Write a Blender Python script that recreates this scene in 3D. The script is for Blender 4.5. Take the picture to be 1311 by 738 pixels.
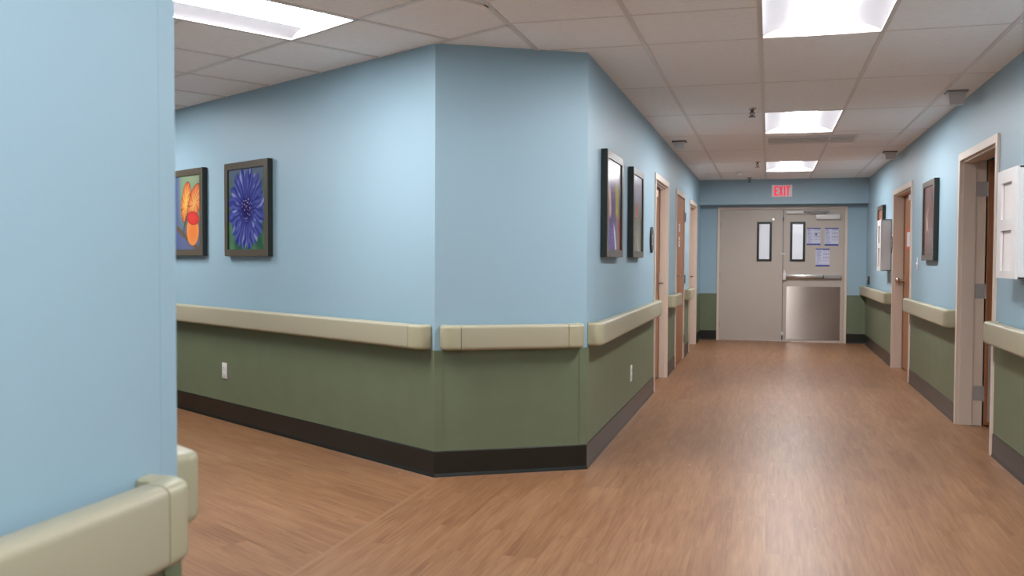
import bpy, bmesh, math, random
from math import sin, cos, pi, radians
from mathutils import Vector, Matrix

# ------------------------------------------------------------------ clear
for o in list(bpy.data.objects):
    bpy.data.objects.remove(o, do_unlink=True)
SC = bpy.context.scene
COL = SC.collection

# ------------------------------------------------------------------ camera
CAM_H = 1.25
F_PX = 1175.33
YAW, PITCH, ROLL = 0.272694, 0.031999, 0.004659
cam_d = bpy.data.cameras.new('camera')
cam = bpy.data.objects.new('camera', cam_d)
COL.objects.link(cam)
SC.camera = cam
cam_d.sensor_fit = 'HORIZONTAL'
cam_d.sensor_width = 36.0
cam_d.lens = F_PX / 1311.0 * 36.0
cam_d.clip_start = 0.05
cam_d.clip_end = 100
cam_d.dof.use_dof = True
cam_d.dof.focus_distance = 7.5
cam_d.dof.aperture_fstop = 5.0
_f = Vector((-sin(YAW), cos(YAW), 0)); _r = Vector((cos(YAW), sin(YAW), 0)); _u = Vector((0, 0, 1))
_f2 = _f * cos(PITCH) - _u * sin(PITCH); _u2 = _u * cos(PITCH) + _f * sin(PITCH)
_r3 = _r * cos(ROLL) + _u2 * sin(ROLL); _u3 = _u2 * cos(ROLL) - _r * sin(ROLL)
cam.matrix_world = Matrix(((_r3.x, _u3.x, -_f2.x, 0), (_r3.y, _u3.y, -_f2.y, 0),
                           (_r3.z, _u3.z, -_f2.z, CAM_H), (0, 0, 0, 1)))

# ------------------------------------------------------------------ world and exposure
w = bpy.data.worlds.new('world')
SC.world = w
w.use_nodes = True
w.node_tree.nodes['Background'].inputs[0].default_value = (0.6, 0.65, 0.75, 1)
w.node_tree.nodes['Background'].inputs[1].default_value = 0.02
SC.view_settings.view_transform = 'Standard'
SC.view_settings.look = 'None'
SC.view_settings.gamma = 1.0
SC.view_settings.use_curve_mapping = False
SC.view_settings.exposure = 0.5
LAMP_POWER = 36.0                     # emission strength of the troffer lenses
LAMP_COLOR = (0.965, 0.975, 1.0)

# ------------------------------------------------------------------ key dimensions
H = 2.461
XL, XR = -1.0372, 1.3968
C1 = Vector((-1.8236, 4.8968)); C2 = Vector((XL, 5.3508))
NC = Vector((XL, 1.44))
YE, YW, ZS = 14.35, 14.593, 2.0875
YB = -5.0
DL = Vector((-sin(pi/3), cos(pi/3)))
DROP = 0.725                           # top of the green wall covering
# wall frames: origin and heading of local +x (to the right when one faces the wall); local -y faces the corridor
WF = {'left': (Vector((XL, 0)), 90), 'right': (Vector((XR, 0)), -90), 'far': (Vector((0, YW)), 0),
      'side': (C1, -30), 'corner': (C1, 30), 'nearside': (NC, 150), 'soffit': (Vector((0, YE)), 0)}

def on_wall(wall, x, z=0.0, off=0.0):
    o, th = WF[wall]; th = radians(th)
    return Vector((o.x + cos(th) * x + sin(th) * off, o.y + sin(th) * x - cos(th) * off, z)), th

# ------------------------------------------------------------------ materials
def lin(c):
    return tuple(((v / 255) / 12.92 if v / 255 <= .04045 else ((v / 255 + .055) / 1.055) ** 2.4) for v in c)

def mat(name, rgb, rough=.5, metal=0.0, spec=.5, bump=0, bscale=60, vary=0, vscale=4, emit=None, estr=0, stretch=None):
    m = bpy.data.materials.new(name); m.use_nodes = True
    nt = m.node_tree; n = nt.nodes; l = nt.links
    b = n['Principled BSDF']
    c = lin(rgb) + (1,)
    b.inputs['Base Color'].default_value = c
    b.inputs['Roughness'].default_value = rough
    b.inputs['Metallic'].default_value = metal
    b.inputs['Specular IOR Level'].default_value = spec
    if emit:
        b.inputs['Emission Color'].default_value = tuple(emit) + (1,)
        b.inputs['Emission Strength'].default_value = estr
    if bump or vary:
        tc = n.new('ShaderNodeTexCoord'); mp = n.new('ShaderNodeMapping')
        l.new(tc.outputs['Object'], mp.inputs[0])
        if stretch: mp.inputs['Scale'].default_value = stretch
    if vary:
        nz = n.new('ShaderNodeTexNoise'); nz.inputs['Scale'].default_value = vscale; nz.inputs['Detail'].default_value = 5
        l.new(mp.outputs[0], nz.inputs[0])
        cr = n.new('ShaderNodeValToRGB')
        cr.color_ramp.elements[0].position = .3; cr.color_ramp.elements[1].position = .7
        cr.color_ramp.elements[0].color = tuple(v * (1 - vary) for v in c[:3]) + (1,)
        cr.color_ramp.elements[1].color = tuple(min(1, v * (1 + vary)) for v in c[:3]) + (1,)
        l.new(nz.outputs['Fac'], cr.inputs[0]); l.new(cr.outputs[0], b.inputs['Base Color'])
    if bump:
        nb = n.new('ShaderNodeTexNoise'); nb.inputs['Scale'].default_value = bscale; nb.inputs['Detail'].default_value = 3
        l.new(mp.outputs[0], nb.inputs[0])
        bp = n.new('ShaderNodeBump'); bp.inputs['Strength'].default_value = bump; bp.inputs['Distance'].default_value = .002
        l.new(nb.outputs['Fac'], bp.inputs['Height']); l.new(bp.outputs[0], b.inputs['Normal'])
    return m

BLUE = mat('blue_wall_paint', (154, 182, 196), .5, bump=.12, bscale=180)
GREEN = mat('green_wall_covering', (108, 118, 92), .45, bump=.25, bscale=250, vary=.05, vscale=6)
BASE = mat('dark_rubber_base', (30, 30, 26), .3, vary=.1)
TILE = mat('ceiling_tile', (250, 248, 246), .9, bump=.35, bscale=320, vary=.03, vscale=30, spec=.1)
TEE = mat('painted_ceiling_tee', (226, 219, 213), .35)
RAIL = mat('beige_handrail_vinyl', (172, 165, 141), .42, bump=.15, bscale=400)
RAILCAP = mat('beige_handrail_cap', (173, 167, 139), .4)
FRAME = mat('beige_painted_steel', (220, 202, 186), .4, bump=.08, bscale=90)
LEAF = mat('beige_door_paint', (188, 177, 166), .42, vary=.015)
WOOD = mat('brown_door_veneer', (158, 104, 68), .4, vary=.18, vscale=3, stretch=(14, 14, .7))
STEEL = mat('brushed_steel', (176, 170, 166), .3, metal=1, bump=.25, bscale=40, stretch=(1, 1, 12))
CHROME = mat('satin_chrome', (205, 200, 195), .22, metal=1)
BLACK = mat('black_frame_finish', (32, 36, 32), .35)
BRONZE = mat('dark_bronze_picture_frame', (92, 84, 72), .32, vary=.06)
WHITE = mat('white_plastic', (224, 220, 218), .4)
WINGGREY = mat('greyed_reflector_enamel', (142, 140, 143), .55)  # white wings greyed in the colour to stand in for their shade
GREYP = mat('grey_plastic', (150, 148, 146), .5)
DARK = mat('dark_grey_plastic', (62, 60, 60), .5)
RED = mat('red_sign_letters', (225, 60, 85), .5, emit=lin((235, 50, 80)), estr=.42)
SIGNF = mat('exit_sign_face', (176, 160, 162), .5, emit=lin((220, 190, 195)), estr=.22)
ORANGE = mat('orange_sign_edge', (205, 95, 55), .5)
PAPER = mat('white_paper', (222, 222, 230), .7)
LENS = mat('lamp_lens', (255, 255, 255), .5, emit=LAMP_COLOR, estr=LAMP_POWER)

def glass_mat():
    m = bpy.data.materials.new('frosted_glass'); m.use_nodes = True
    b = m.node_tree.nodes['Principled BSDF']
    b.inputs['Base Color'].default_value = (.93, .94, .96, 1)
    b.inputs['Roughness'].default_value = .55
    b.inputs['Transmission Weight'].default_value = 1
    b.inputs['IOR'].default_value = 1.3
    return m
GLASS = glass_mat()

def art_mat():
    m = bpy.data.materials.new('printed_colours'); m.use_nodes = True
    nt = m.node_tree; b = nt.nodes['Principled BSDF']
    a = nt.nodes.new('ShaderNodeVertexColor'); a.layer_name = 'print'
    nt.links.new(a.outputs[0], b.inputs['Base Color'])
    b.inputs['Roughness'].default_value = .22
    b.inputs['Specular IOR Level'].default_value = .45
    return m
ART = art_mat()
def paper_art():
    m = ART.copy(); m.name = 'printed_paper'
    m.node_tree.nodes['Principled BSDF'].inputs['Roughness'].default_value = .7
    return m
PRINT = paper_art()

def floor_mat(name, ang):
    m = bpy.data.materials.new(name); m.use_nodes = True
    nt = m.node_tree; n = nt.nodes; l = nt.links; b = n['Principled BSDF']
    tc = n.new('ShaderNodeTexCoord'); mp = n.new('ShaderNodeMapping')
    mp.inputs['Rotation'].default_value = (0, 0, radians(ang))
    l.new(tc.outputs['Object'], mp.inputs[0])
    bk = n.new('ShaderNodeTexBrick')
    bk.offset = .37; bk.offset_frequency = 2
    bk.inputs['Scale'].default_value = 1; bk.inputs['Brick Width'].default_value = .92; bk.inputs['Row Height'].default_value = .152
    bk.inputs['Mortar Size'].default_value = .0009; bk.inputs['Mortar Smooth'].default_value = .3
    bk.inputs['Color1'].default_value = (0, 0, 0, 1); bk.inputs['Color2'].default_value = (1, 1, 1, 1); bk.inputs['Mortar'].default_value = (.5, .5, .5, 1)
    l.new(mp.outputs[0], bk.inputs[0])
    def noise(scale, sx, sy, det=6, dist=0):
        q = n.new('ShaderNodeMapping'); q.inputs['Scale'].default_value = (sx, sy, 1); l.new(mp.outputs[0], q.inputs[0])
        z = n.new('ShaderNodeTexNoise'); z.inputs['Scale'].default_value = scale; z.inputs['Detail'].default_value = det
        z.inputs['Distortion'].default_value = dist
        # each plank samples its own piece of grain
        ad = n.new('ShaderNodeVectorMath'); ad.operation = 'ADD'; l.new(q.outputs[0], ad.inputs[0])
        sc = n.new('ShaderNodeVectorMath'); sc.operation = 'SCALE'; sc.inputs['Scale'].default_value = 2.5; l.new(bk.outputs['Color'], sc.inputs[0])
        l.new(sc.outputs[0], ad.inputs[1]); l.new(ad.outputs[0], z.inputs[0]); return z
    g1 = noise(3.6, .6, 7, 8, .6); g2 = noise(9, .5, 9, 6, .3); g3 = noise(1.1, .8, 1.6, 3)
    def mix(a, b_, f):
        x = n.new('ShaderNodeMix'); x.data_type = 'FLOAT'; x.inputs[0].default_value = f
        l.new(a, x.inputs[2]); l.new(b_, x.inputs[3]); return x.outputs[0]
    v = mix(g1.outputs['Fac'], g2.outputs['Fac'], .5); v = mix(v, g3.outputs['Fac'], .25)
    sep = n.new('ShaderNodeSeparateColor'); l.new(bk.outputs['Color'], sep.inputs[0])
    v = mix(v, sep.outputs[0], .05)
    cr = n.new('ShaderNodeValToRGB'); e = cr.color_ramp.elements
    e[0].position = .35; e[0].color = lin(FL0) + (1,); e[1].position = .64; e[1].color = lin(FL2) + (1,)
    k = e.new(.48); k.color = lin(FL1) + (1,)
    l.new(v, cr.inputs[0])
    # pale scuffs in the grain
    sf = noise(5.5, .5, 3.2, 2, 1.5)
    sr = n.new('ShaderNodeValToRGB'); sr.color_ramp.elements[0].position = .73; sr.color_ramp.elements[1].position = .79
    l.new(sf.outputs['Fac'], sr.inputs[0])
    mx = n.new('ShaderNodeMix'); mx.data_type = 'RGBA'; l.new(cr.outputs[0], mx.inputs[6])
    ml = n.new('ShaderNodeMath'); ml.operation = 'MULTIPLY'; ml.inputs[1].default_value = .35
    l.new(sr.outputs[0], ml.inputs[0]); l.new(ml.outputs[0], mx.inputs[0]); mx.inputs[7].default_value = lin((222, 180, 150)) + (1,)
    # plank joints
    mj = n.new('ShaderNodeMix'); mj.data_type = 'RGBA'; mq = n.new('ShaderNodeMath'); mq.operation = 'MULTIPLY'; mq.inputs[1].default_value = .3
    l.new(bk.outputs['Fac'], mq.inputs[0]); l.new(mq.outputs[0], mj.inputs[0]); l.new(mx.outputs[2], mj.inputs[6]); mj.inputs[7].default_value = lin((96, 62, 44)) + (1,)
    l.new(mj.outputs[2], b.inputs['Base Color'])
    rr = n.new('ShaderNodeMapRange'); rr.inputs[3].default_value = .36; rr.inputs[4].default_value = .46
    l.new(g3.outputs['Fac'], rr.inputs[0]); l.new(rr.outputs[0], b.inputs['Roughness'])
    bp = n.new('ShaderNodeBump'); bp.inputs['Strength'].default_value = .12; bp.inputs['Distance'].default_value = .001
    l.new(g2.outputs['Fac'], bp.inputs['Height']); l.new(bp.outputs[0], b.inputs['Normal'])
    b.inputs['Specular IOR Level'].default_value = .45
    return m
FL0, FL1, FL2 = (118, 78, 50), (138, 97, 66), (158, 117, 83)
FLOOR_A = floor_mat('wood_plank_floor', 90)
FLOOR_B = floor_mat('wood_plank_floor_turned', -150)
FLOOR_S = mat('floor_seam_strip', (148, 108, 78), .4)

# ------------------------------------------------------------------ mesh helpers
def box(bm, x0, x1, y0, y1, z0, z1, bev=0, seg=2):
    t = bmesh.new(); bmesh.ops.create_cube(t, size=1)
    for v in t.verts:
        v.co = Vector(((x0 + x1) / 2 + v.co.x * (x1 - x0), (y0 + y1) / 2 + v.co.y * (y1 - y0), (z0 + z1) / 2 + v.co.z * (z1 - z0)))
    if bev:
        bmesh.ops.bevel(t, geom=t.edges[:] , offset=bev, segments=seg, affect='EDGES', profile=.5, clamp_overlap=True)
    merge(bm, t); return bm

def merge(bm, t, M=None):
    if M is not None: bmesh.ops.transform(t, matrix=M, verts=t.verts)
    bmesh.ops.recalc_face_normals(t, faces=t.faces)
    me = bpy.data.meshes.new('tmp'); t.to_mesh(me); t.free(); bm.from_mesh(me); bpy.data.meshes.remove(me)

def cyl(bm, p0, p1, r0, r1=None, seg=24, bev=0):
    r1 = r0 if r1 is None else r1
    p0 = Vector(p0); p1 = Vector(p1); d = p1 - p0
    t = bmesh.new(); bmesh.ops.create_cone(t, cap_ends=True, segments=seg, radius1=r0, radius2=r1, depth=d.length)
    if bev: bmesh.ops.bevel(t, geom=[e for e in t.edges if len(e.link_faces) == 2 and any(len(f.verts) > 4 for f in e.link_faces)], offset=bev, segments=2, affect='EDGES')
    M = Matrix.Translation((p0 + p1) / 2) @ d.to_track_quat('Z', 'Y').to_matrix().to_4x4()
    merge(bm, t, M); return bm

def ball(bm, c, r, sx=1, sy=1, sz=1):
    t = bmesh.new(); bmesh.ops.create_uvsphere(t, u_segments=24, v_segments=14, radius=r)
    merge(bm, t, Matrix.Translation(c) @ Matrix.Diagonal((sx, sy, sz, 1))); return bm

def rings(bm, rr, cap=True):
    """skin closed rings of points"""
    t = bmesh.new(); R = [[t.verts.new(p) for p in r] for r in rr]; k = len(R[0])
    for a, b in zip(R, R[1:]):
        for i in range(k): t.faces.new((a[i], a[(i + 1) % k], b[(i + 1) % k], b[i]))
    if cap: t.faces.new(R[0]); t.faces.new(list(reversed(R[-1])))
    merge(bm, t); return bm

def prism(bm, poly, y0, y1):
    """outline in local x-z, extruded along y"""
    return rings(bm, [[(x, y0, z) for x, z in poly], [(x, y1, z) for x, z in poly]])

def B(): return bmesh.new()

def obj(name, bm, m, parent=None, loc=(0, 0, 0), rz=0, smooth=False):
    me = bpy.data.meshes.new(name); bm.to_mesh(me); bm.free()
    for q in (m if isinstance(m, (list, tuple)) else [m]): me.materials.append(q)
    o = bpy.data.objects.new(name, me); COL.objects.link(o)
    o.location = loc; o.rotation_euler = (0, 0, rz)
    if parent: o.parent = parent
    if smooth:
        for p in me.polygons: p.use_smooth = True
        me.set_sharp_from_angle(angle=radians(35))
    return o

def empty(name, loc, rz=0):
    o = bpy.data.objects.new(name, None); COL.objects.link(o); o.empty_display_size = .1
    o.location = loc; o.rotation_euler = (0, 0, rz); return o

def tag(o, label, cat, group=None):
    o['label'] = label; o['category'] = cat
    if group: o['group'] = group
    return o

def struct(o, label=None):
    o['kind'] = 'structure'
    if label: o['label'] = label
    return o

def copy_tree(o, parent=None):
    c = o.copy(); COL.objects.link(c); c.parent = parent
    for ch in list(o.children): copy_tree(ch, c)
    return c

# ------------------------------------------------------------------ floor
bm = B()
def face(bm, pts, z, mi):
    f = bm.faces.new([bm.verts.new((x, y, z)) for x, y in pts]); f.material_index = mi
    f.normal_update()
    if f.normal.z < 0: f.normal_flip()
XS = -1.79
face(bm, [(XS, YB - 1), (4.5, YB - 1), (4.5, 19), (XS, 19)], 0, 0)
face(bm, [(-12, YB - 1), (XS, YB - 1), (XS, 19), (-12, 19)], 0, 1)
face(bm, [(XS - .012, YB), (XS + .012, YB), (XS + .012, C1.y), (XS - .012, C1.y)], .0006, 2)
fl = struct(obj('floor', bm, [FLOOR_A, FLOOR_B, FLOOR_S]), 'wood plank vinyl floor')

# ------------------------------------------------------------------ walls with openings
def wall(name, wf, x0, x1, opens=(), th=.16, top=H, green=True, mats=None, label=None, cut=()):
    """slab from x0 to x1 behind the wall plane; opens = (a, b, head height)"""
    loc, rz = on_wall(wf, 0)
    bm = B(); gb = B(); xs = x0
    for a, b, hh in sorted(opens):
        box(bm, xs, a, 0, th, 0, top); box(gb, xs, a, -.003, 0, 0, DROP)
        box(bm, a, b, 0, th, hh, top); xs = b
    box(bm, xs, x1, 0, th, 0, top); box(gb, xs, x1, -.003, 0, 0, DROP)
    bmesh.ops.remove_doubles(bm, verts=bm.verts, dist=1e-5)
    o = struct(obj(name, bm, mats or BLUE, None, loc, rz), label)
    if green: obj('wall_covering', gb, GREEN, o)
    else: gb.free()
    return o

FW = .05       # visible width of the steel door frames
def op(c0, c1, h=2.06): return (c0 + FW, c1 - FW, h - FW)
L1, L2, L3 = (8.63, 9.81), (10.64, 11.76), (12.5, 13.78)
R1, R2 = (10.08, 11.52), (6.45, 7.69)
wall('wall_left', 'left', C2.y, YW + .1, [op(*L1), op(*L2), op(*L3)], label='blue and green corridor wall on the left')
wall('wall_right', 'right', -YW - .1, -YB, [op(-R1[1], -R1[0]), op(-R2[1], -R2[0])], label='blue and green corridor wall on the right')
wall('wall_far', 'far', XL, XR, [(-.775 + .035, 1.125 - .035, 2.06 - .035)], label='blue and green end wall around the double door')
wall('wall_side', 'side', -9, 0, th=.12, label='blue and green wall of the left passage')
wall('wall_corner', 'corner', 0, .908, th=.10, label='short angled wall between the two passages')
wall('wall_near', 'left', YB, NC.y, th=.12, label='blurred blue wall at the left edge')
wall('wall_nearside', 'nearside', 0, 9, th=.12, label='wall of the left passage opposite the pictures')
bm = B(); box(bm, XL, XR, YE, YW, ZS, H)
struct(obj('wall_soffit', bm, BLUE), 'blue soffit above the double door')
bm = B(); box(bm, XL - .2, XR + .2, YB - .1, YB, 0, H); struct(obj('wall_back', bm, BLUE), 'wall behind the viewpoint')
p = C1 + DL * 8.6
bm = B(); box(bm, -.3, 3.2, 0, .1, 0, H); struct(obj('wall_end', bm, BLUE, None, (p.x + .3 * .5, p.y + .3 * .866, 0), radians(-120)), 'wall closing the left passage')

# baseboards
def baseboard(name, wf, runs):
    loc, rz = on_wall(wf, 0); bm = B()
    for a, b in runs:
        prof = [(-.003, 0), (-.014, 0), (-.011, .010), (-.0075, .02), (-.0075, .142), (-.0045, .148), (-.003, .148)]
        rings(bm, [[(a, y, z) for y, z in prof], [(b, y, z) for y, z in prof]])
    return struct(obj(name, bm, BASE, None, loc, rz), 'dark rubber wall base')
baseboard('baseboard_left', 'left', [(C2.y - .004, L1[0]), (L1[1], L2[0]), (L2[1], L3[0]), (L3[1], YW)])
baseboard('baseboard_right', 'right', [(-YW, -R1[1]), (-R1[0], -R2[1]), (-R2[0], -YB)])
baseboard('baseboard_far', 'far', [(XL, -.775), (1.125, XR)])
baseboard('baseboard_side', 'side', [(-8.6, .004)])
baseboard('baseboard_corner', 'corner', [(-.004, .912)])
baseboard('baseboard_near', 'left', [(YB, NC.y + .004)])
baseboard('baseboard_nearside', 'nearside', [(-.004, 8.6)])

# ------------------------------------------------------------------ ceiling
LX0, LX1 = -.06, .565
LIGHTS_Y = [(-4.0, -2.69), (-.07, 1.24), (3.92, 5.23), (7.85, 9.16), (11.79, 13.10)]
NV = Vector((-.5, -.8660254))          # away from the side wall into the left passage
def sn(s, n): q = C1 + DL * s + NV * n; return (q.x, q.y)
SIDE_LIGHTS = [(-.125, .52), (3.10, 3.745)]  # second one is unseen, placed to brighten the left passage wall
SN0, SN1 = .615, 1.905
def cut_hole(bm, loops):
    """loops: convex quads to remove"""
    for quad in loops:
        cx = sum(p[0] for p in quad) / 4; cy = sum(p[1] for p in quad) / 4
        for i in range(4):
            a = Vector(quad[i]); b = Vector(quad[(i + 1) % 4]); d = (b - a).normalized()
            bmesh.ops.bisect_plane(bm, geom=bm.verts[:] + bm.edges[:] + bm.faces[:], plane_co=(a.x, a.y, H), plane_no=(-d.y, d.x, 0), dist=1e-6)
        kill = []
        for f in bm.faces:
            c = f.calc_center_median(); ok = True; sg = 0
            for i in range(4):
                a = Vector(quad[i]); b = Vector(quad[(i + 1) % 4])
                s_ = (b.x - a.x) * (c.y - a.y) - (b.y - a.y) * (c.x - a.x)
                sc = (b.x - a.x) * (cy - a.y) - (b.y - a.y) * (cx - a.x)
                if s_ * sc < 0: ok = False
            if ok: kill.append(f)
        bmesh.ops.delete(bm, geom=kill, context='FACES')
bm = B(); face(bm, [(-12, YB - 1), (4.5, YB - 1), (4.5, 19), (-12, 19)], H, 0)
for f in bm.faces: f.normal_flip()
quads = [[(LX0, a), (LX1, a), (LX1, b), (LX0, b)] for a, b in LIGHTS_Y]
quads += [[sn(a, SN0), sn(b, SN0), sn(b, SN1), sn(a, SN1)] for a, b in SIDE_LIGHTS]
BEYOND = (.0, 1.0, 15.4, 16.7)
quads.append([(BEYOND[0], BEYOND[2]), (BEYOND[1], BEYOND[2]), (BEYOND[1], BEYOND[3]), (BEYOND[0], BEYOND[3])])
cut_hole(bm, quads)
ceil = struct(obj('ceiling', bm, TILE), 'suspended ceiling of pale tiles')
# tees
tb = B()
def tee(p, q, wd=.024):
    tz = .005 if wd > .02 else .002
    p = Vector(p); q = Vector(q); d = (q - p); L = d.length
    t = bmesh.new(); bmesh.ops.create_cube(t, size=1)
    for v in t.verts: v.co = Vector((v.co.x * L, v.co.y * wd, v.co.z * tz))
    M = Matrix.Translation(((p.x + q.x) / 2, (p.y + q.y) / 2, H - tz / 2)) @ Matrix.Rotation(math.atan2(d.y, d.x), 4, 'Z')
    merge(tb, t, M)
XB = -1.31
tee((XB, YB), (XB, 5.22), .03)
for x in (-.69, LX0, LX1, 1.19): tee((x, YB), (x, YE))
ys = [5.23 + 1.3115 * k for k in range(-7, 7)]
for y in ys:
    left_end = XB if y < 5.25 else XL
    tee((left_end, y), (LX0, y), .013)
    if not 10 < y < 10.6: tee((LX0, y), (LX1, y), .013)
    tee((LX1, y), (XR, y), .013)
for y in (4.585, 3.27, .65): tee((XB, y), (LX0, y), .013)
for y in (9.42, 9.985): tee((LX0, y), (1.19, y), .016)
def side_tee(s0, n0, s1, n1):
    a = Vector(sn(s0, n0)); b = Vector(sn(s1, n1))
    if a.x > XB and b.x > XB: return
    if a.x > XB: a = b + (a - b) * ((XB - b.x) / (a.x - b.x))
    if b.x > XB: b = a + (b - a) * ((XB - a.x) / (b.x - a.x))
    tee(a, b)
for k in range(-4, 14):
    s = -.77 + .645 * k
    side_tee(s, 0, s, 2.6)
for n in (0.0, .61, 1.905, 2.53): side_tee(8.6 if n else 0, n, -3.2, n)
for a, b in ((8.6, 3.745), (3.10, .52), (-.125, -3.2)): side_tee(a, 1.24, b, 1.24)
struct(obj('trim_1', tb, TEE), 'ceiling grid of painted metal tees')

# ------------------------------------------------------------------ ceiling lights
def troffer():
    root = empty('ceiling_light', (0, 0, 0))
    W, L = .3125, .655
    bm = B()
    for s in (-1, 1):
        box(bm, s * (W - .012), s * W, -L, L, -.005, .004, .001)
        box(bm, -W, W, s * (L - .012), s * L, -.005, .004, .001)
    obj('rim', bm, TEE, root)
    bm = B(); w_, l_ = W - .012, L - .012
    # curved wings rising from the long edges to the lamp housing
    def prof(u): return .004 + .048 * math.sin(u * pi / 2) ** .8
    for s in (-1, 1):
        pts = []
        for i in range(13):
            u = i / 12; x = w_ - (w_ - .135) * u
            pts.append((s * x, prof(u)))
        back = [(s * .135, .065), (s * w_, .065)]
        ring = pts + back
        rings(bm, [[(x, -l_, z) for x, z in ring], [(x, l_, z) for x, z in ring]])
        bm2 = None
    box(bm, -W, W, -l_ - .008, l_ + .008, .065, .072)
    obj('reflector', bm, WINGGREY, root, smooth=True)
    for s in (-1, 1):
        bm = B(); box(bm, -w_, w_, s * l_, s * (l_ + .008), -.002, .065); obj('end_plate', bm, WHITE, root)  # ends stay white to flare bright beside the greyed wings
    bm = B(); ring = []
    for i in range(13):
        a = pi * i / 12; ring.append((.133 * cos(a), .052 - .047 * sin(a)))
    ring = ring + [(-.133, .0645), (.133, .0645)]
    rings(bm, [[(x, -l_ + .004, z) for x, z in ring], [(x, l_ - .004, z) for x, z in ring]])
    obj('lens', bm, LENS, root, smooth=True)
    return root
T0 = troffer(); first = True
def place_light(x, y, rz, label):
    global first
    o = T0 if first else copy_tree(T0); first = False
    o.location = (x, y, H); o.rotation_euler = (0, 0, rz)
    tag(o, label, 'ceiling light', 'recessed ceiling lights'); return o
labs = ['recessed ceiling light farthest behind the viewpoint', 'recessed ceiling light right above the viewpoint',
        'large recessed ceiling light cut by the top edge, nearest over the main corridor',
        'middle recessed ceiling light of the main corridor, beside the slotted air vent',
        'smallest and farthest recessed ceiling light, above the exit sign']
for (a, b), lb in zip(LIGHTS_Y, labs): place_light((LX0 + LX1) / 2, (a + b) / 2, 0, lb)
slabs = ['bright recessed ceiling light over the left passage, cut by the near wall', 'unseen ceiling light added deeper in the left passage to brighten its wall']
for (a, b), lb in zip(SIDE_LIGHTS, slabs):
    x, y = sn((a + b) / 2, (SN0 + SN1) / 2); place_light(x, y, radians(150), lb)
# lit vestibule beyond the double doors
o = place_light(.5, 16.05, 0, 'recessed ceiling light in the vestibule behind the double door')
bm = B()
for r in ((0, .19, 15.4, 16.7), (.81, 1, 15.4, 16.7)): box(bm, r[0], r[1], r[2], r[3], H, H + .01)
obj('filler_panel', bm, TILE, o).matrix_parent_inverse = Matrix.Translation((-.5, -16.05, -H))
bm = B()
box(bm, XL - .1, XL, YW + .16, 18, 0, H); box(bm, XR, XR + .1, YW + .16, 18, 0, H); box(bm, XL - .1, XR + .1, 17.9, 18, 0, H)
struct(obj('wall_vestibule', bm, mat('pale_vestibule_paint', (215, 218, 222), .6)), 'pale walls beyond the double door')

# ------------------------------------------------------------------ handrails
RZ0, RZ1 = .73, .872
def station(o_in, o_out):
    """ring between inner point and outer point: rounded top and bottom at the outer side"""
    pr = []
    hh = RZ1 - RZ0
    def P(u, z): return (o_in[0] + (o_out[0] - o_in[0]) * u, o_in[1] + (o_out[1] - o_in[1]) * u, RZ0 + hh * z)
    pr.append(P(0, .03)); pr.append(P(.25, 0)); pr.append(P(.60, .0))
    for i in range(1, 6):
        a = pi / 2 * i / 6; pr.append(P(.60 + .40 * sin(a), .13 - .13 * cos(a)))
    pr.append(P(1, .16)); pr.append(P(1.0, .5)); pr.append(P(1, .86))
    for i in range(1, 6):
        a = pi / 2 * i / 6; pr.append(P(.62 + .38 * cos(a), .88 + .12 * sin(a)))
    pr.append(P(.60, 1)); pr.append(P(.25, 1)); pr.append(P(0, .97))
    return pr
IN, OUT = .034, .092
def cap_path(e, sgn, ln=.105):
    """plan path of the end cap that turns back to the wall; e = end position, sgn = direction of the end"""
    st = [((e - sgn * ln, -IN), (e - sgn * ln, -OUT)), ((e - sgn * .058, -IN), (e - sgn * .058, -OUT))]
    for i in range(1, 9):
        a = pi / 2 * i / 8
        st.append(((e - sgn * (.058 - .006 * sin(a)), -IN + .006 * (1 - cos(a))), (e - sgn * (.048 - .048 * sin(a)), -OUT + .048 * (1 - cos(a)))))
    st.append(((e - sgn * .052, -.0035), (e, -.0035)))
    return st
def handrail(wf, x0, x1, label, cap0=True, cap1=True, ln=.105):
    loc, rz = on_wall(wf, (x0 + x1) / 2)
    root = tag(empty('handrail', loc, rz), label, 'handrail', 'wall handrails')
    h = (x1 - x0) / 2
    a = -h + (ln + .003 if cap0 else 0); b = h - (ln + .003 if cap1 else 0)
    bm = B(); rings(bm, [station((a, -IN), (a, -OUT)), station((b, -IN), (b, -OUT))])
    obj('rail_body', bm, RAIL, root, smooth=True)
    for s, on in ((-1, cap0), (1, cap1)):
        if on:
            bm = B(); rings(bm, [station(i, o) for i, o in cap_path(s * h, s, ln)])
            obj('end_cap', bm, RAILCAP, root, smooth=True)
    n = max(1, int((x1 - x0) / 1.0))
    for i in range(n):
        xx = -h + (x1 - x0) * (i + .5) / n
        bm = B(); box(bm, xx - .02, xx + .02, -IN - .002, -.003, RZ0 + .03, RZ1 - .04, .003)
        obj('bracket', bm, GREYP, root)
    return root
handrail('left', -4.9, NC.y - .065, 'large blurred beige handrail in the foreground at bottom left', cap0=False, ln=.08)
handrail('nearside', .07, 8.4, 'blurred beige handrail end poking out behind the foreground one', cap1=False)
handrail('side', -8.4, -.026, 'long beige handrail under the butterfly and blue flower pictures', cap0=False)
handrail('corner', .028, .878, 'short beige handrail on the angled wall between the two passages')
handrail('left', C2.y + .03, L1[0] - .06, 'beige handrail below the pair of pictures on the left corridor wall')
handrail('left', L1[1] + .03, L2[0] - .05, 'short beige handrail between the first and second wooden doors on the left')
handrail('left', L2[1] + .06, L3[0] - .03, 'tiny beige handrail just beyond the second wooden door on the left')
handrail('right', -YW + .02, -R1[1] - .04, 'farthest beige handrail on the right, meeting the end wall', cap0=False)
handrail('right', -R1[0] + .06, -R2[1] - .03, 'beige handrail under the brown picture between the two right doors')
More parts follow.
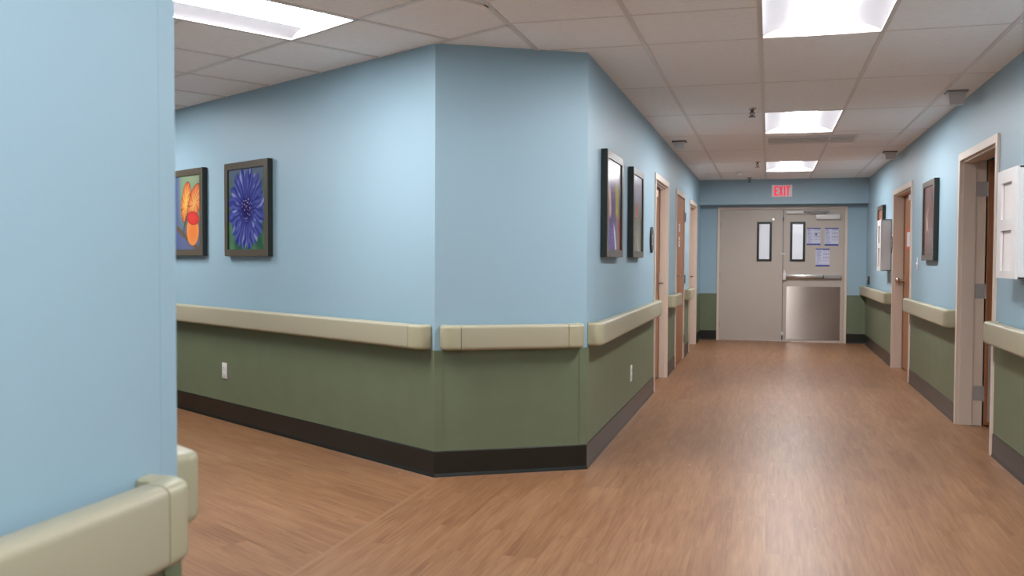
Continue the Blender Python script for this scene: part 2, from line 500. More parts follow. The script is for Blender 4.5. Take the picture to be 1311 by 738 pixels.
handrail('right', -R2[0] + .06, 4.9, 'nearest beige handrail on the right, under the large white dispenser', cap1=False)

# ------------------------------------------------------------------ corner guards
def guard(corner, a1, a2, label):
    """thin angled sheet over an outer corner; a1, a2 = headings (deg) of the two legs away from the corner"""
    root = tag(empty('corner_guard', (corner.x, corner.y, 0)), label, 'corner guard', 'wall corner guards')
    d1 = Vector((cos(radians(a1)), sin(radians(a1)))); d2 = Vector((cos(radians(a2)), sin(radians(a2))))
    out = -(d1 + d2).normalized()
    def leg(d):
        n = Vector((-d.y, d.x)); n = n if n.dot(out) > 0 else -n
        return n
    n1, n2 = leg(d1), leg(d2)
    def ring(z, t, wd=.045):
        t0 = .0
        k = 1 / (1 + n1.dot(n2))
        apex = (n1 + n2) * k
        pts = [d1 * wd + n1 * t0, d1 * wd + n1 * t, apex * t, d2 * wd + n2 * t, d2 * wd + n2 * t0, apex * t0]
        return [(q.x, q.y, z) for q in pts]
    bm = B(); rings(bm, [ring(DROP, .0006), ring(H - .006, .0006)]); obj('upper_guard', bm, BLUE, root)
    bm = B(); rings(bm, [ring(.148, .0062), ring(DROP, .0062)]); obj('lower_guard', bm, GREEN, root)
    return root
guard(C1, 150, 30, 'blue and green guard on the left edge of the angled wall')
guard(C2, 210, 90, 'blue and green guard on the right edge of the angled wall')
guard(NC, -90, 150, 'blurred guard on the corner of the near left wall')

# ------------------------------------------------------------------ doors
HINGE = mat('dull_hinge_steel', (178, 174, 172), .35, metal=.25)
def door_frame(root, w_, h_, depth=.16, stop=(.02, .075), fw=FW):
    """w_, h_ = clear opening; centred on x=0, wall face at y=0, opening goes to +y"""
    bm = B()
    a = w_ / 2
    ys0 = -.014
    out = [(-a - fw, 0), (-a - fw, h_ + fw), (a + fw, h_ + fw), (a + fw, 0), (a, 0), (a, h_), (-a, h_), (-a, 0)]
    prism(bm, out, ys0, 0.0)
    t = .004
    inn = [(-a - .001, 0), (-a - .001, h_ + .001), (a + .001, h_ + .001), (a + .001, 0), (a - t, 0), (a - t, h_ - t), (-a + t, h_ - t), (-a + t, 0)]
    prism(bm, inn, ys0, depth + .012)
    prism(bm, out, depth, depth + .012)
    if stop:
        k = .018
        st = [(-a + t, 0), (-a + t, h_ - t), (a - t, h_ - t), (a - t, 0), (a - k, 0), (a - k, h_ - k), (-a + k, h_ - k), (-a + k, 0)]
        prism(bm, st, stop[0], stop[1])
    return obj('door_frame', bm, FRAME, root)

def hinge(parent, x, y, z, m=STEEL, h=.11, wd=.035):
    bm = B(); box(bm, x - wd, x + wd, y, y + .003, z - h / 2, z + h / 2)
    cyl(bm, (x, y - .004, z - h / 2), (x, y - .004, z + h / 2), .007, seg=12)
    return obj('hinge', bm, m, parent, smooth=True)

def lever(parent, x, y, z, sgn, plate=(.03, .10)):
    bm = B(); box(bm, x - plate[0], x + plate[0], y - .008, y, z - plate[1], z + plate[1], .003)
    hp = obj('handle', bm, CHROME, parent)
    bm = B(); cyl(bm, (x, y - .008, z), (x, y - .05, z), .011); cyl(bm, (x, y - .05, z), (x + sgn * .11, y - .055, z), .010, .008)
    ball(bm, (x, y - .05, z), .011)
    obj('lever', bm, CHROME, hp, smooth=True)
    return hp

# far double door
cx = (-.775 + 1.125) / 2; loc, rz = on_wall('far', cx)
D1 = struct(empty('door_1', loc, rz), 'beige steel double door at the end of the corridor')
W1, H1 = 1.83, 2.025
door_frame(D1, W1, H1, stop=None, fw=.035)
mid = .204 - cx
def leaf(x0, x1, win, name):
    bm = B(); y0, y1 = .012, .056
    wx0, wx1, wz0, wz1 = win
    box(bm, x0, wx0, y0, y1, .012, H1 - .006); box(bm, wx1, x1, y0, y1, .012, H1 - .006)
    box(bm, wx0, wx1, y0, y1, .012, wz0); box(bm, wx0, wx1, y0, y1, wz1, H1 - .006)
    bmesh.ops.remove_doubles(bm, verts=bm.verts, dist=1e-5)
    lf = obj('door_leaf', bm, LEAF, D1)
    bm = B(); t = .028
    o_ = [(wx0 - .002, wz0 - .002), (wx1 + .002, wz0 - .002), (wx1 + .002, wz1 + .002), (wx0 - .002, wz1 + .002)]
    for a, b, c, d in ((wx0 - .006, wx0 + t, wz0 - .006, wz1 + .006), (wx1 - t, wx1 + .006, wz0 - .006, wz1 + .006), (wx0 + t, wx1 - t, wz0 - .006, wz0 + t), (wx0 + t, wx1 - t, wz1 - t, wz1 + .006)):
        box(bm, a, b, y0 - .009, y1 + .004, c, d)
    obj('window_frame', bm, BLACK, lf)
    bm = B(); box(bm, wx0 + t - .002, wx1 - t + .002, .03, .036, wz0 + t - .002, wz1 - t + .002); obj('pane', bm, GLASS, lf)
    return lf
A0, A1 = -.73 + 0 - cx, 1.08 - cx
left_leaf = leaf(-W1 / 2 + .007, mid - .004, (-.178 - cx, .032 - cx, 1.232, 1.826), 'l')
right_leaf = leaf(mid + .004, W1 / 2 - .007, (.310 - cx, .520 - cx, 1.232, 1.824), 'r')
for z in (1.78, 1.015, .25): hinge(D1, -W1 / 2 + .003, .009, z, STEEL, .1, .014)
# kick plate, closer, exit device on the right leaf
bm = B(); box(bm, .262 - cx, 1.036 - cx, .009, .012, .038, .846)
KICK = mat('stainless_kick_plate', (168, 158, 150), .24, metal=1, vary=.06, vscale=3, stretch=(1, 1, .4))
_n = KICK.node_tree.nodes; _c = _n.new('ShaderNodeCombineXYZ'); _c.inputs[2].default_value = 1
KICK.node_tree.links.new(_c.outputs[0], _n['Principled BSDF'].inputs['Tangent']); _n['Principled BSDF'].inputs['Anisotropic'].default_value = .95
obj('kick_plate', bm, KICK, right_leaf)
bm = B(); box(bm, .675 - cx, 1.018 - cx, -.045, .012, 1.862, 1.936, .006); obj('door_closer', bm, WHITE, right_leaf, smooth=True)
bm = B(); box(bm, .245 - cx, .50 - cx, -.035, -.015, 1.952, 1.992, .003)
sl = obj('closer_bracket', bm, WHITE, right_leaf)
bm = B(); box(bm, .49 - cx, .86 - cx, -.05, -.03, 1.972, 1.992, .003); box(bm, .55 - cx, .83 - cx, -.06, -.045, 1.955, 1.968, .002)
cyl(bm, (.80 - cx, -.03, 1.93), (.80 - cx, -.03, 1.99), .012); obj('closer_arm', bm, GREYP, right_leaf, smooth=True)
bm = B(); box(bm, .25 - cx, .80 - cx, -.04, -.008, .972, 1.022, .006); box(bm, .25 - cx, 1.045 - cx, -.012, .012, .968, 1.026, .003)
eb = obj('push_bar', bm, CHROME, right_leaf, smooth=True)
bm = B(); box(bm, .79 - cx, .80 - cx, -.042, -.006, .97, 1.024); obj('bar_seam', bm, DARK, eb)
bm = B(); box(bm, .80 - cx, 1.045 - cx, -.034, -.012, .970, 1.020, .004); obj('bar_housing', bm, STEEL, eb)
bm = B(); box(bm, .205 - cx, .252 - cx, -.045, .012, .945, 1.06, .008); box(bm, .215 - cx, .238 - cx, -.05, .012, 1.06, 1.095, .006)
obj('latch_head', bm, WHITE, right_leaf, smooth=True)
bm = B(); box(bm, .17 - cx, .235 - cx, -.006, .012, 1.335, 1.35, .002); obj('strike_plate', bm, WHITE, D1)
for z0, z1 in ((1.84, 1.90), (.03, .09)):
    bm = B(); box(bm, .196 - cx, .212 - cx, .002, .012, z0, z1, .002); obj('flush_bolt', bm, DARK, D1)
bm = B(); box(bm, .190 - cx, .222 - cx, -.004, .012, .10, .15, .002); obj('flush_bolt', bm, WHITE, D1)
bm = B(); cyl(bm, (.058 - cx, .012, 1.868), (.058 - cx, -.02, 1.868), .024, .02, bev=.004); obj('door_viewer', bm, CHROME, left_leaf, smooth=True)
bm = B(); box(bm, mid - .0035, mid + .0035, .02, .05, .012, H1 - .006); obj('meeting_gap', bm, DARK, D1)

def side_door(name, wf, span, label, recess=.075, hinge_side=1, h_=2.01, open_deg=0):
    a, b = span; wd = b - a - 2 * FW
    loc, rz = on_wall(wf, (a + b) / 2)
    root = struct(empty(name, loc, rz), label)
    if recess > .02: door_frame(root, wd, h_, stop=(.012, recess - .004))
    else: door_frame(root, wd, h_, stop=(.055, .09))
    return root, wd

def plain_leaf(root, wd, h_, y, m=WOOD, name='door_leaf'):
    bm = B(); box(bm, -wd / 2 + .006, wd / 2 - .006, y, y + .044, .012, h_ - .008, .001); return obj(name, bm, m, root)

# left door 1: recessed leaf, closer on the head
d2, wd = side_door('door_2', 'left', L1, 'nearest wooden door in the left corridor wall', .075)
lf = plain_leaf(d2, wd, 2.01, .078)
bm = B(); box(bm, -wd / 2 + .10, -wd / 2 + .42, .02, .078, 1.86, 1.93, .006); obj('door_closer', bm, FRAME, lf, smooth=True)
bm = B(); box(bm, -wd / 2 + .10, -wd / 2 + .16, .0, .05, 1.955, 1.985, .003); box(bm, -wd / 2 + .12, wd / 2 - .2, .02, .032, 1.965, 1.978); obj('closer_arm', bm, CHROME, lf)
lever(lf, wd / 2 - .09, .078, 1.0, -1)
# left door 2: flush leaf, swings towards the corridor
d3, wd = side_door('door_3', 'left', L2, 'second wooden door on the left, shut, with lever lock and two notices', .0)
lf2 = plain_leaf(d3, wd, 2.01, .004)
lever(lf2, -wd / 2 + .10, .004, 1.06, 1, (.035, .15))
for z in (1.78, 1.0, .25): hinge(d3, wd / 2 + .004, -.018, z, STEEL, .11, .02)
# left door 3
d4, wd = side_door('door_4', 'left', L3, 'farthest door recess on the left beside the end wall', .08)
lf = plain_leaf(d4, wd, 2.01, .083); lever(lf, wd / 2 - .09, .083, 1.0, -1)
# right door 1
d5, wd5 = side_door('door_5', 'right', (-R1[1], -R1[0]), 'shut wooden door on the right between picture and white dispenser', .10)
lf5 = plain_leaf(d5, wd5, 2.01, .104)
bm = B(); cyl(bm, (-wd5 / 2 + .075, .104, 1.02), (-wd5 / 2 + .075, .094, 1.02), .034); cyl(bm, (-wd5 / 2 + .075, .1, 1.02), (-wd5 / 2 + .075, .055, 1.02), .014)
ball(bm, (-wd5 / 2 + .075, .035, 1.02), .034, 1, .8, 1); obj('door_knob', bm, CHROME, lf5, smooth=True)
bm = B(); box(bm, .05, .35, .05, .104, 1.9, 1.96, .005); obj('door_closer', bm, WHITE, lf5)
# right door 2: standing open into the room
d6, wd6 = side_door('door_6', 'right', (-R2[1], -R2[0]), 'nearest door on the right, brown leaf standing open into the room', .105)
xh = -wd6 / 2
bm = B(); box(bm, xh + .008, xh + .052, .180, .180 + wd6 - .02, .012, 2.0, .001)
lf6 = obj('door_leaf', bm, WOOD, d6)
bm = B(); box(bm, xh + .052, xh + .055, .2, .17 + wd6 - .05, .04, .80); obj('kick_plate', bm, HINGE, lf6)
bm = B()
cyl(bm, (xh + .052, .18 + wd6 - .1, 1.0), (xh + .10, .18 + wd6 - .1, 1.0), .014); cyl(bm, (xh + .10, .18 + wd6 - .1, 1.0), (xh + .10, .18 + wd6 - .21, 1.0), .009)
obj('handle', bm, CHROME, lf6, smooth=True)
for z in (1.79, 1.02, .245):
    bm = B(); box(bm, xh + .004, xh + .0075, .108, .176, z - .056, z + .056)
    cyl(bm, (xh + .016, .182, z - .056), (xh + .016, .182, z + .056), .008, seg=12)
    for dz in (-.035, 0, .035): cyl(bm, (xh + .0075, .135 + .012 * (dz != 0), z + dz), (xh + .0092, .135 + .012 * (dz != 0), z + dz), .005, seg=8)
    obj('hinge', bm, HINGE, d6, smooth=True)
bm = B(); box(bm, xh + .004, xh + .006, .11, .14, 1.35, 1.47); obj('frame_tab', bm, FRAME, d6)
# room behind the open door
bm = B()
box(bm, XR + .16, 4.3, 8.1, 8.2, 0, H); box(bm, XR + .16, 4.3, 5.0, 5.1, 0, H); box(bm, 4.2, 4.3, 5.1, 8.1, 0, H)
struct(obj('wall_room', bm, BLUE), 'unlit room behind the open door')
# nothing is built behind the shut doors
# ------------------------------------------------------------------ ink helper: a printed sheet with colours per point
def sheet(name, w_, h_, fn, m, parent, y, nx, nz, z0=0):
    bm = bmesh.new(); lay = bm.verts.layers.float_color.new('print'); V = []
    for j in range(nz + 1):
        row = []
        for i in range(nx + 1):
            u, v = i / nx, j / nz
            q = bm.verts.new(((u - .5) * w_, y, z0 + v * h_)); c = fn(u, v)
            q[lay] = lin(tuple(max(0, min(255, k)) for k in c)) + (1,); row.append(q)
        V.append(row)
    for j in range(nz):
        for i in range(nx): bm.faces.new((V[j][i], V[j][i + 1], V[j + 1][i + 1], V[j + 1][i]))
    return obj(name, bm, m, parent)

def mixc(a, b, t):
    t = max(0, min(1, t)); return tuple(x + (y - x) * t for x, y in zip(a, b))
from mathutils import noise as mn
def ns(x, y, z=0): return mn.noise(Vector((x, y, z))) 
def sstep(a, b, x):
    t = max(0, min(1, (x - a) / (b - a))); return t * t * (3 - 2 * t)
def inell(u, v, cx_, cy_, rx, ry, ang):
    du, dv = u - cx_, v - cy_; c, s = cos(radians(ang)), sin(radians(ang))
    x, y = (du * c + dv * s) / rx, (-du * s + dv * c) / ry
    return math.hypot(x, y), math.atan2(y, x)

def art_butterfly(u, v):
    c = mixc((92, 140, 108), (150, 160, 130), v * .8 + .4 * ns(u * 2, v * 2))
    c = mixc(c, (98, 106, 140), sstep(.55, .15, v + .25 * ns(u * 3, v * 3 + 4)))
    c = mixc(c, (88, 98, 142), sstep(.42, .2, u))
    # twig
    t = abs((v - .02) - (1.0 - u) * .42 + .05)
    c = mixc((104, 88, 72), c, sstep(.025, .05, t)) if u > .2 else c
    # upper wings and lower wing
    for (cx_, cy_, rx, ry, an, base, tip) in ((.53, .64, .28, .15, 74, (226, 178, 90), (214, 92, 60)), (.80, .62, .30, .17, 50, (224, 160, 92), (212, 96, 66)),
                                             (.74, .25, .20, .20, -62, (226, 128, 66), (236, 150, 84)), (.75, .42, .20, .09, -5, (216, 70, 62), (204, 58, 56))):
        r_, th = inell(u, v, cx_, cy_, rx, ry, an)
        if r_ < 1.02:
            wc = mixc(base, tip, r_ ** 2)
            if abs(math.sin(th * 5 + r_ * 2)) < .22 and r_ > .25 and cy_ > .5: wc = mixc(wc, (110, 66, 40), .7)
            c = mixc(wc, (80, 60, 44), sstep(.93, 1.0, r_) * .6)
    r_, _ = inell(u, v, .50, .36, .20, .025, 62)
    if r_ < 1: c = (86, 92, 70)
    return c
def art_flower(u, v):
    du, dv = (u - .5) * 1.0, (v - .50) * 1.0
    r_ = math.hypot(du, dv); th = math.atan2(dv, du)
    c = mixc((52, 92, 72), (86, 128, 92), .5 + 1.2 * ns(u * 5, v * 5))
    c = mixc(c, (96, 110, 128), sstep(.55, 1, v))
    edge = .45 + .07 * abs(sin(th * 8 + 2 * ns(cos(th) * 3, sin(th) * 3))) + .05 * ns(th * 3, 1)
    if r_ < edge:
        ray = .5 + .5 * sin(th * 27 + 3.5 * ns(r_ * 7, th * 3)) * (.6 + .8 * ns(th * 4, r_ * 3, 7))
        pc = mixc((46, 52, 120), (98, 106, 176), ray * sstep(.05, .3, r_))
        pc = mixc(pc, (176, 182, 226), .7 * sstep(.30, .62, ns(th * 7, r_ * 6, 3) + .12) * sstep(.16, .3, r_))
        pc = mixc((46, 34, 92), pc, sstep(.03, .2, r_ + .07 * ns(u * 14, v * 14)))
        if r_ < .16 and ns(u * 46, v * 46) > .42: pc = (190, 180, 215)
        c = mixc(pc, c, sstep(edge - .04, edge, r_) * .6)
    return c
def art_iris(u, v):
    c = mixc((120, 112, 128), (206, 192, 206), sstep(.45, .95, v))  # pale top of the print stands in for reflected light
    c = mixc(c, (150, 118, 112), .4 + ns(u * 3, v * 3)) if v < .6 else c
    c = mixc(c, (190, 176, 60), sstep(.32, .1, abs(u - .68 - .05 * sin(v * 9))) * sstep(.34, .45, v) * sstep(.82, .62, v))
    c = mixc(c, (96, 70, 132), sstep(.30, .1, abs(u - .40)) * sstep(.86, .5, v))
    c = mixc(c, (228, 190, 170), sstep(.12, .02, abs(u - .14 - .1 * sin(v * 4))) * sstep(.3, .4, v) * sstep(.75, .6, v))
    c = mixc(c, (84, 60, 150), sstep(.25, .1, abs(u - .35)) * sstep(.45, .2, v))
    c = mixc(c, (220, 214, 236), sstep(.09, .02, abs(u - .55 + .5 * (v - .2))) * sstep(.36, .2, v))
    c = mixc(c, (188, 84, 80), sstep(.75, .95, u + .1 * ns(v * 6, 2)) * sstep(.5, .3, v))
    return c
def art_grey(u, v):
    c = mixc((112, 112, 104), (176, 172, 184), sstep(.2, .95, v))
    c = mixc(c, (128, 134, 104), .5 * sstep(.5, .1, v))
    c = mixc(c, (206, 96, 70), sstep(.14, .04, math.hypot((u - .42) * .9, (v - .53) * .8)))
    c = mixc(c, (118, 138, 86), sstep(.05, .01, abs(u - .44 + .25 * (v - .5))) * sstep(.5, .4, v))
    c = mixc(c, (206, 196, 170), sstep(.04, .01, abs(u - .2 - .9 * (.5 - v))) * sstep(.35, .2, v))
    return c
def art_sepia(u, v):
    x = u * 3 + .8 * ns(u * 2, v * 2); q = ns(x + .8 * sin(v * 6), v * 2.4, 5)
    c = mixc((86, 62, 58), (136, 106, 98), .5 + q)
    c = mixc(c, (196, 176, 160), sstep(.06, .0, abs(u - .45 - .18 * sin(v * 9))) * sstep(.25, .4, v) * sstep(.78, .6, v))
    c = mixc(c, (196, 178, 164), sstep(.05, .0, abs(u - .25 - .12 * sin(v * 12 + 2))) * sstep(.3, .4, v) * sstep(.6, .5, v))
    return mixc(c, (70, 58, 52), sstep(.2, .0, v) * .6)
def art_rust(u, v):
    c = mixc((150, 84, 60), (176, 120, 96), .5 + ns(u * 3, v * 4, 2))
    c = mixc(c, (208, 168, 164), sstep(.3, .12, math.hypot(u - .55, (v - .55) * .8)))
    return mixc(c, (120, 122, 82), sstep(.35, .1, v))

def picture(wf, x, z, w_, h_, fn, label, fr=.05):
    loc, rz = on_wall(wf, x, z)
    root = tag(empty('framed_picture', loc, rz), label, 'picture', 'framed pictures on the walls')
    a = w_ / 2; y0, y1 = -.045, -.003
    bm = B()
    def bar(pts): rings(bm, pts)
    outer = [(-a, 0), (a, 0), (a, h_), (-a, h_)]; inner = [(-a + fr, fr), (a - fr, fr), (a - fr, h_ - fr), (-a + fr, h_ - fr)]
    t = bmesh.new()
    lay = []
    for pts, y in ((outer, y1), (outer, y0 + .003), ([(px * (1 - .006 / a), .003 + pz * (1 - .006 / h_)) for px, pz in outer], y0), (inner, y0 + .002), (inner, y0 + .016)):
        lay.append([t.verts.new((px, y, pz)) for px, pz in pts])
    for A_, B_ in zip(lay, lay[1:]):
        for i in range(4): t.faces.new((A_[i], A_[(i + 1) % 4], B_[(i + 1) % 4], B_[i]))
    t.faces.new(lay[0])
    merge(bm, t)
    for f in bm.faces:
        if abs(f.normal.y) < .5: f.material_index = 1
    obj('picture_frame', bm, [BRONZE, BLACK], root)
    sheet('print', w_ - 2 * fr + .004, h_ - 2 * fr + .004, fn, ART, root, y0 + .012, 110, 120, fr - .002)
    return root
picture('side', -3.105, 1.262, .64, .69, art_butterfly, 'framed picture of an orange butterfly, partly cut by the near wall')
picture('side', -2.105, 1.258, .64, .69, art_flower, 'framed close-up picture of a spiky blue flower')
picture('left', 6.12, 1.262, .66, .69, art_iris, 'framed purple and yellow picture, nearer of the pair on the left corridor wall')
picture('left', 7.26, 1.262, .60, .69, art_grey, 'framed grey picture with an orange spot, farther of the pair by the oval sign')
picture('right', -8.87, 1.25, .62, .71, art_sepia, 'framed brown swirling picture on the right between the two doors')
picture('right', -12.58, 1.175, .56, .77, art_rust, 'framed rust and pink picture behind the farther white dispenser')

# ------------------------------------------------------------------ outlets and switches
def plate(wf, x, z, w_, h_, name, label, cat, group=None, m=WHITE, kind='outlet'):
    loc, rz = on_wall(wf, x, z, .003)
    root = tag(empty(name, loc, rz), label, cat, group)
    bm = B(); box(bm, -w_ / 2, w_ / 2, -.007, 0, 0, h_, .003); obj('cover_plate', bm, m, root, smooth=True)
    if kind == 'outlet':
        for zc in (.3, .7):
            bm = B(); box(bm, -.017, .017, -.010, -.006, h_ * zc - .014, h_ * zc + .014, .004); so = obj('socket', bm, WHITE, root, smooth=True)
            bm = B()
            for dx in (-.007, .007): box(bm, dx - .0012, dx + .0012, -.0105, -.0098, h_ * zc - .004, h_ * zc + .006)
            obj('slots', bm, DARK, so)
    elif kind == 'switch':
        bm = B(); box(bm, -.006, .006, -.016, -.006, h_ / 2 - .012, h_ / 2 + .012, .002); obj('toggle', bm, WHITE, root)
    return root
plate('side', -2.505, .322, .075, .122, 'wall_outlet', 'white outlet low on the green wall under the butterfly picture', 'outlet', 'white wall outlets')
plate('left', 7.17, .292, .075, .125, 'wall_outlet', 'white outlet low on the wall left of the first wooden door', 'outlet', 'white wall outlets')
plate('right', -9.66, 1.16, .075, .12, 'light_switch', 'faint pale switch plate left of the brown picture', 'switch', None, mat('pale_plate', (205, 205, 214), .45), 'switch')
# small dark device near the end wall
loc, rz = on_wall('right', -14.1, .90, .0)
o = tag(empty('wall_button', loc, rz), 'tiny dark wall device left of the rust picture near the end wall', 'wall device')
bm = B(); box(bm, -.04, .04, -.03, 0, 0, .12, .008); obj('housing', bm, DARK, o); bm = B(); cyl(bm, (0, -.03, .07), (0, -.038, .07), .018); obj('button', bm, GREYP, o)

# ------------------------------------------------------------------ oval room signs
def oval_sign(wf, x, z, label):
    loc, rz = on_wall(wf, x, z)
    root = tag(empty('room_sign', loc, rz), label, 'sign', 'oval room signs')
    bm = B(); n = 40
    def el(a, b, y): return [(a * cos(2 * pi * i / n), y, .12 + b * sin(2 * pi * i / n)) for i in range(n)]
    rings(bm, [el(.085, .118, 0), el(.085, .118, -.014), el(.08, .113, -.018)])
    obj('plaque', bm, mat('charcoal_plaque', (48, 46, 46), .35), root, smooth=True)
    bm = B(); cyl(bm, (0, -.0175, .15), (0, -.0195, .15), .022); box(bm, -.010, .010, -.0195, -.0175, .075, .14); box(bm, -.028, .028, -.0195, -.0175, .075, .095)
    obj('symbol', bm, mat('pale_sign_symbol', (196, 192, 188), .5), root)
    return root
oval_sign('left', 8.38, 1.305, 'dark oval room sign beside the first wooden door on the left')
oval_sign('right', -11.57, 1.33, 'dark oval room sign between the farther white dispenser and the shut right door')

# ------------------------------------------------------------------ white dispensers with two openings
def dispenser(x, w_, z0, h_, label, dp=.105):
    loc, rz = on_wall('right', x, z0)
    root = tag(empty('glove_dispenser', loc, rz), label, 'dispenser', 'white wall dispensers')
    a = w_ / 2; t = .012
    bm = B()
    box(bm, -a, -a + t, -dp, 0, 0, h_, .002); box(bm, a - t, a, -dp, 0, 0, h_, .002)
    box(bm, -a, a, -dp, 0, 0, t, .002); box(bm, -a, a, -dp, 0, h_ - t, h_, .002); box(bm, -a, a, -t * .6, 0, 0, h_)
    box(bm, -a + t, a - t, -dp + .001, -t, h_ * .5 - t / 2, h_ * .5 + t / 2)
    obj('cabinet', bm, WHITE, root)
    # front with two tall openings
    bm = B(); o0, o1 = -a + .09, a - .10
    zz = [(h_ * .07, h_ * .44), (h_ * .54, h_ * .88)]
    y0, y1 = -dp - .014, -dp
    box(bm, -a, o0, y0, y1, 0, h_); box(bm, o1, a, y0, y1, 0, h_)
    box(bm, o0, o1, y0, y1, 0, zz[0][0]); box(bm, o0, o1, y0, y1, zz[0][1], zz[1][0]); box(bm, o0, o1, y0, y1, zz[1][1], h_)
    bmesh.ops.remove_doubles(bm, verts=bm.verts, dist=1e-5)
    obj('front_panel', bm, WHITE, root)
    for q, (za, zb) in enumerate(zz):
        bm = B(); box(bm, o0 - .03, o1 + .03, -dp + .003, -.012, za - .01, zb + .01, .004)
        obj('glove_box', bm, mat('pale_carton', (232, 226, 224), .6), root)
    return root
dispenser(-5.715, .43, 1.152, .612, 'large white wall dispenser with two openings at the right edge')
dispenser(-11.90, .38, 1.125, .612, 'smaller far white wall dispenser covering part of the rust picture')

# ------------------------------------------------------------------ notices
def notice_fn(seed, band=.09):
    rnd = random.Random(seed)
    rows = [rnd.random() for _ in range(40)]
    def fn(u, v):
        if v < band or v > 1 - band * .7: return (70, 82, 160)
        c = (206, 208, 226)
        k = int(v * 34)
        if u < .45 and k % 2 == 0 and u > .06 and u < .2 + .28 * rows[k % 40]: c = (150, 156, 200)
        if u > .52 and abs(((v * 5) % 1) - .5) < .3 and abs(((u * 6) % 1) - .5) < .32 and v > .3: c = mixc(c, (150, 150, 176), .6)
        if math.hypot(u - .68, (v - .62) * 1.3) < .07 and seed == 1: c = (52, 52, 66)
        return c
    return fn
def notice(x0, x1, z0, z1, seed, label):
    loc, rz = on_wall('far', (x0 + x1) / 2, z0, -.012)
    root = tag(empty('paper_notice', loc, rz), label, 'notice', 'notices taped to the far door')
    bm = B(); box(bm, -(x1 - x0) / 2, (x1 - x0) / 2, -.0015, 0, 0, z1 - z0); obj('paper', bm, PAPER, root)
    sheet('print', x1 - x0, z1 - z0, notice_fn(seed), PRINT, root, -.002, 40, 60)
notice(.545, .745, 1.475, 1.736, 1, 'upper left of three blue-edged notices on the far door, next to the glass slot')
notice(.803, 1.001, 1.467, 1.735, 2, 'upper right of three blue-edged notices on the far door, below the closer')
notice(.679, .878, 1.153, 1.423, 3, 'lowest of three blue-edged notices on the far door, above the push bar')
# two small notices on left door 2
for z, hh, lb in ((1.585, .09, 'upper small white notice on the second left wooden door'), (1.40, .12, 'lower small white notice on the second left wooden door')):
    loc, rz = on_wall('left', 11.16, z, -.004)
    o = tag(empty('door_notice', loc, rz), lb, 'notice', 'small notices on the left door')
    bm = B(); box(bm, -.07, .07, -.002, 0, 0, hh); obj('paper', bm, PAPER, o)
    bm = B(); box(bm, -.05, .05, -.0025, -.002, hh * .55, hh * .7); box(bm, -.05, .03, -.0025, -.002, hh * .25, hh * .38); obj('print', bm, GREYP, o)
# orange edged sign on right door 1
loc, rz = on_wall('right', -11.0, 1.375, -.104)
o = tag(empty('door_sign', loc, rz), 'small orange-edged sign on the shut right wooden door', 'sign')
bm = B(); box(bm, -.16, .16, -.012, 0, 0, .24, .002); obj('border', bm, ORANGE, o); bm = B(); box(bm, -.12, .12, -.014, -.012, .03, .19); obj('sheet', bm, PAPER, o)

# ------------------------------------------------------------------ exit sign
loc, rz = on_wall('soffit', .171, 2.19)
o = tag(empty('exit_sign', loc, rz), 'small red-lettered EXIT sign on the blue soffit', 'exit sign')
bm = B(); box(bm, -.147, .147, -.045, 0, 0, .178, .006); obj('housing', bm, SIGNF, o, smooth=True)
bm = B(); z0, z1 = .018, .160; s = .021; ya, yb = -.0475, -.0445
def st(a, b, c, d): box(bm, a, b, ya, yb, c, d)
x = -.108
st(x, x + s, z0, z1); st(x, x + .056, z0, z0 + s); st(x, x + .056, z1 - s, z1); st(x, x + .048, (z0 + z1 - s) / 2, (z0 + z1 + s) / 2)
x = -.044; wX = .064
prism(bm, [(x, z0), (x + s * 1.1, z0), (x + wX, z1), (x + wX - s * 1.1, z1)], ya, yb)
prism(bm, [(x, z1), (x + s * 1.1, z1), (x + wX, z0), (x + wX - s * 1.1, z0)], ya + .0003, yb)
x = .029; st(x, x + s, z0, z1)
x = .059; st(x, x + .056, z1 - s, z1); st(x + .028 - s / 2, x + .028 + s / 2, z0, z1)
obj('letters', bm, RED, o)

# ------------------------------------------------------------------ air vent in the ceiling
o = tag(empty('ceiling_vent', (.30, 9.70, H)), 'long slotted air vent in the ceiling beyond the middle light', 'air vent')
bm = B()
for a, b, c, d in ((-.355, .52, -.275, -.245), (-.355, .52, .225, .255), (-.355, -.325, -.245, .225), (.49, .52, -.245, .225)): box(bm, a, b, c, d, -.014, 0, .003)
obj('vent_frame', bm, TEE, o)
bm = B(); box(bm, -.33, .49, -.25, .23, -.003, -.001); obj('slot_shade', bm, DARK, o)  # dark sheet paints the shade inside the open slots
for y, hw in ((-.215, .012), (-.14, .022), (-.06, .022), (.02, .022), (.10, .022), (.185, .03)):
    bm = B(); box(bm, -.326, .491, y - hw, y + hw, -.0065, -.004); obj('blade', bm, TEE, o)

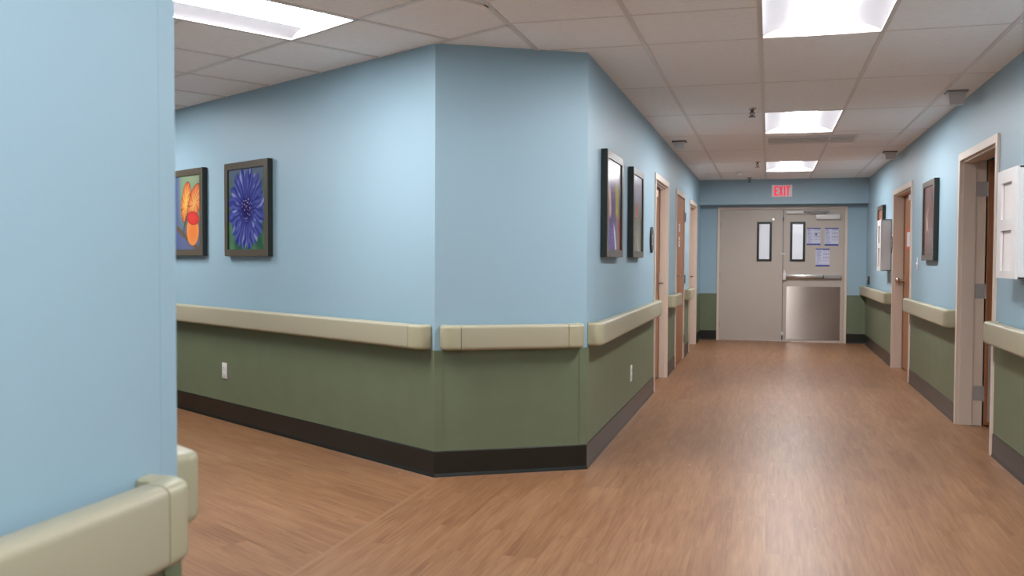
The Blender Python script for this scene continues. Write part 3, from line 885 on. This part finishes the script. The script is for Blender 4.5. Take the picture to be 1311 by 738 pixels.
# ------------------------------------------------------------------ sprinklers, detector, call lights
def sprinkler(x, y, label):
    o = tag(empty('fire_sprinkler', (x, y, H)), label, 'sprinkler', 'ceiling sprinklers')
    bm = B(); cyl(bm, (0, 0, 0), (0, 0, -.012), .036, .030); obj('escutcheon', bm, CHROME, o, smooth=True)
    bm = B(); cyl(bm, (0, 0, -.01), (0, 0, -.035), .014); cyl(bm, (0, 0, -.035), (0, 0, -.058), .004)
    for s in (-1, 1): cyl(bm, (s * .012, 0, -.03), (s * .016, 0, -.05), .004); cyl(bm, (s * .016, 0, -.05), (0, 0, -.066), .004)
    obj('frame_arms', bm, BRONZE, o, smooth=True)
    bm = B(); cyl(bm, (0, 0, -.066), (0, 0, -.069), .020)
    for k in range(8):
        a = k * pi / 4; cyl(bm, (.014 * cos(a), .014 * sin(a), -.0675), (.026 * cos(a), .026 * sin(a), -.070), .003, seg=8)
    obj('deflector', bm, BRONZE, o)
sprinkler(-.145, 7.62, 'nearest ceiling sprinkler, left of the middle light')
sprinkler(-.15, 11.75, 'ceiling sprinkler left of the farthest light')
sprinkler(-.29, 14.0, 'farthest ceiling sprinkler, close to the soffit left of the exit sign')
o = tag(empty('smoke_detector', (-.42, 13.1, H)), 'small white smoke detector near the end of the ceiling', 'smoke detector')
bm = B(); cyl(bm, (0, 0, 0), (0, 0, -.018), .058, .055, 32, .003); obj('base', bm, WHITE, o, smooth=True)
bm = B(); cyl(bm, (0, 0, -.018), (0, 0, -.045), .045, .032, 32, .005); obj('sensor_cap', bm, WHITE, o, smooth=True)
def call_light(x, y, label, sx=.06, hz=.07):
    o = tag(empty('call_light', (x, y, H)), label, 'call light', 'call lights on the ceiling above the doors')
    bm = B(); box(bm, -sx - .012, sx + .012, -.06, .06, -.012, 0, .002); obj('mounting_plate', bm, DARK if x < 0 or y > 9 else GREYP, o)
    bm = B()
    r0 = [(-sx, -.048, -.012), (sx, -.048, -.012), (sx, .048, -.012), (-sx, .048, -.012)]
    r1 = [(q[0] * .8, q[1] * .8, -hz) for q in r0]
    rings(bm, [r0, r1]); obj('lamp_cover', bm, mat('grey_lamp_cover', (205, 202, 202), .35), o)
call_light(-.90, 9.56, 'grey call light on the ceiling above the first left door')
call_light(1.27, 7.2, 'grey call light on the ceiling above the open right door', hz=.10)
call_light(1.28, 11.0, 'grey call light on the ceiling above the shut right door', hz=.09)
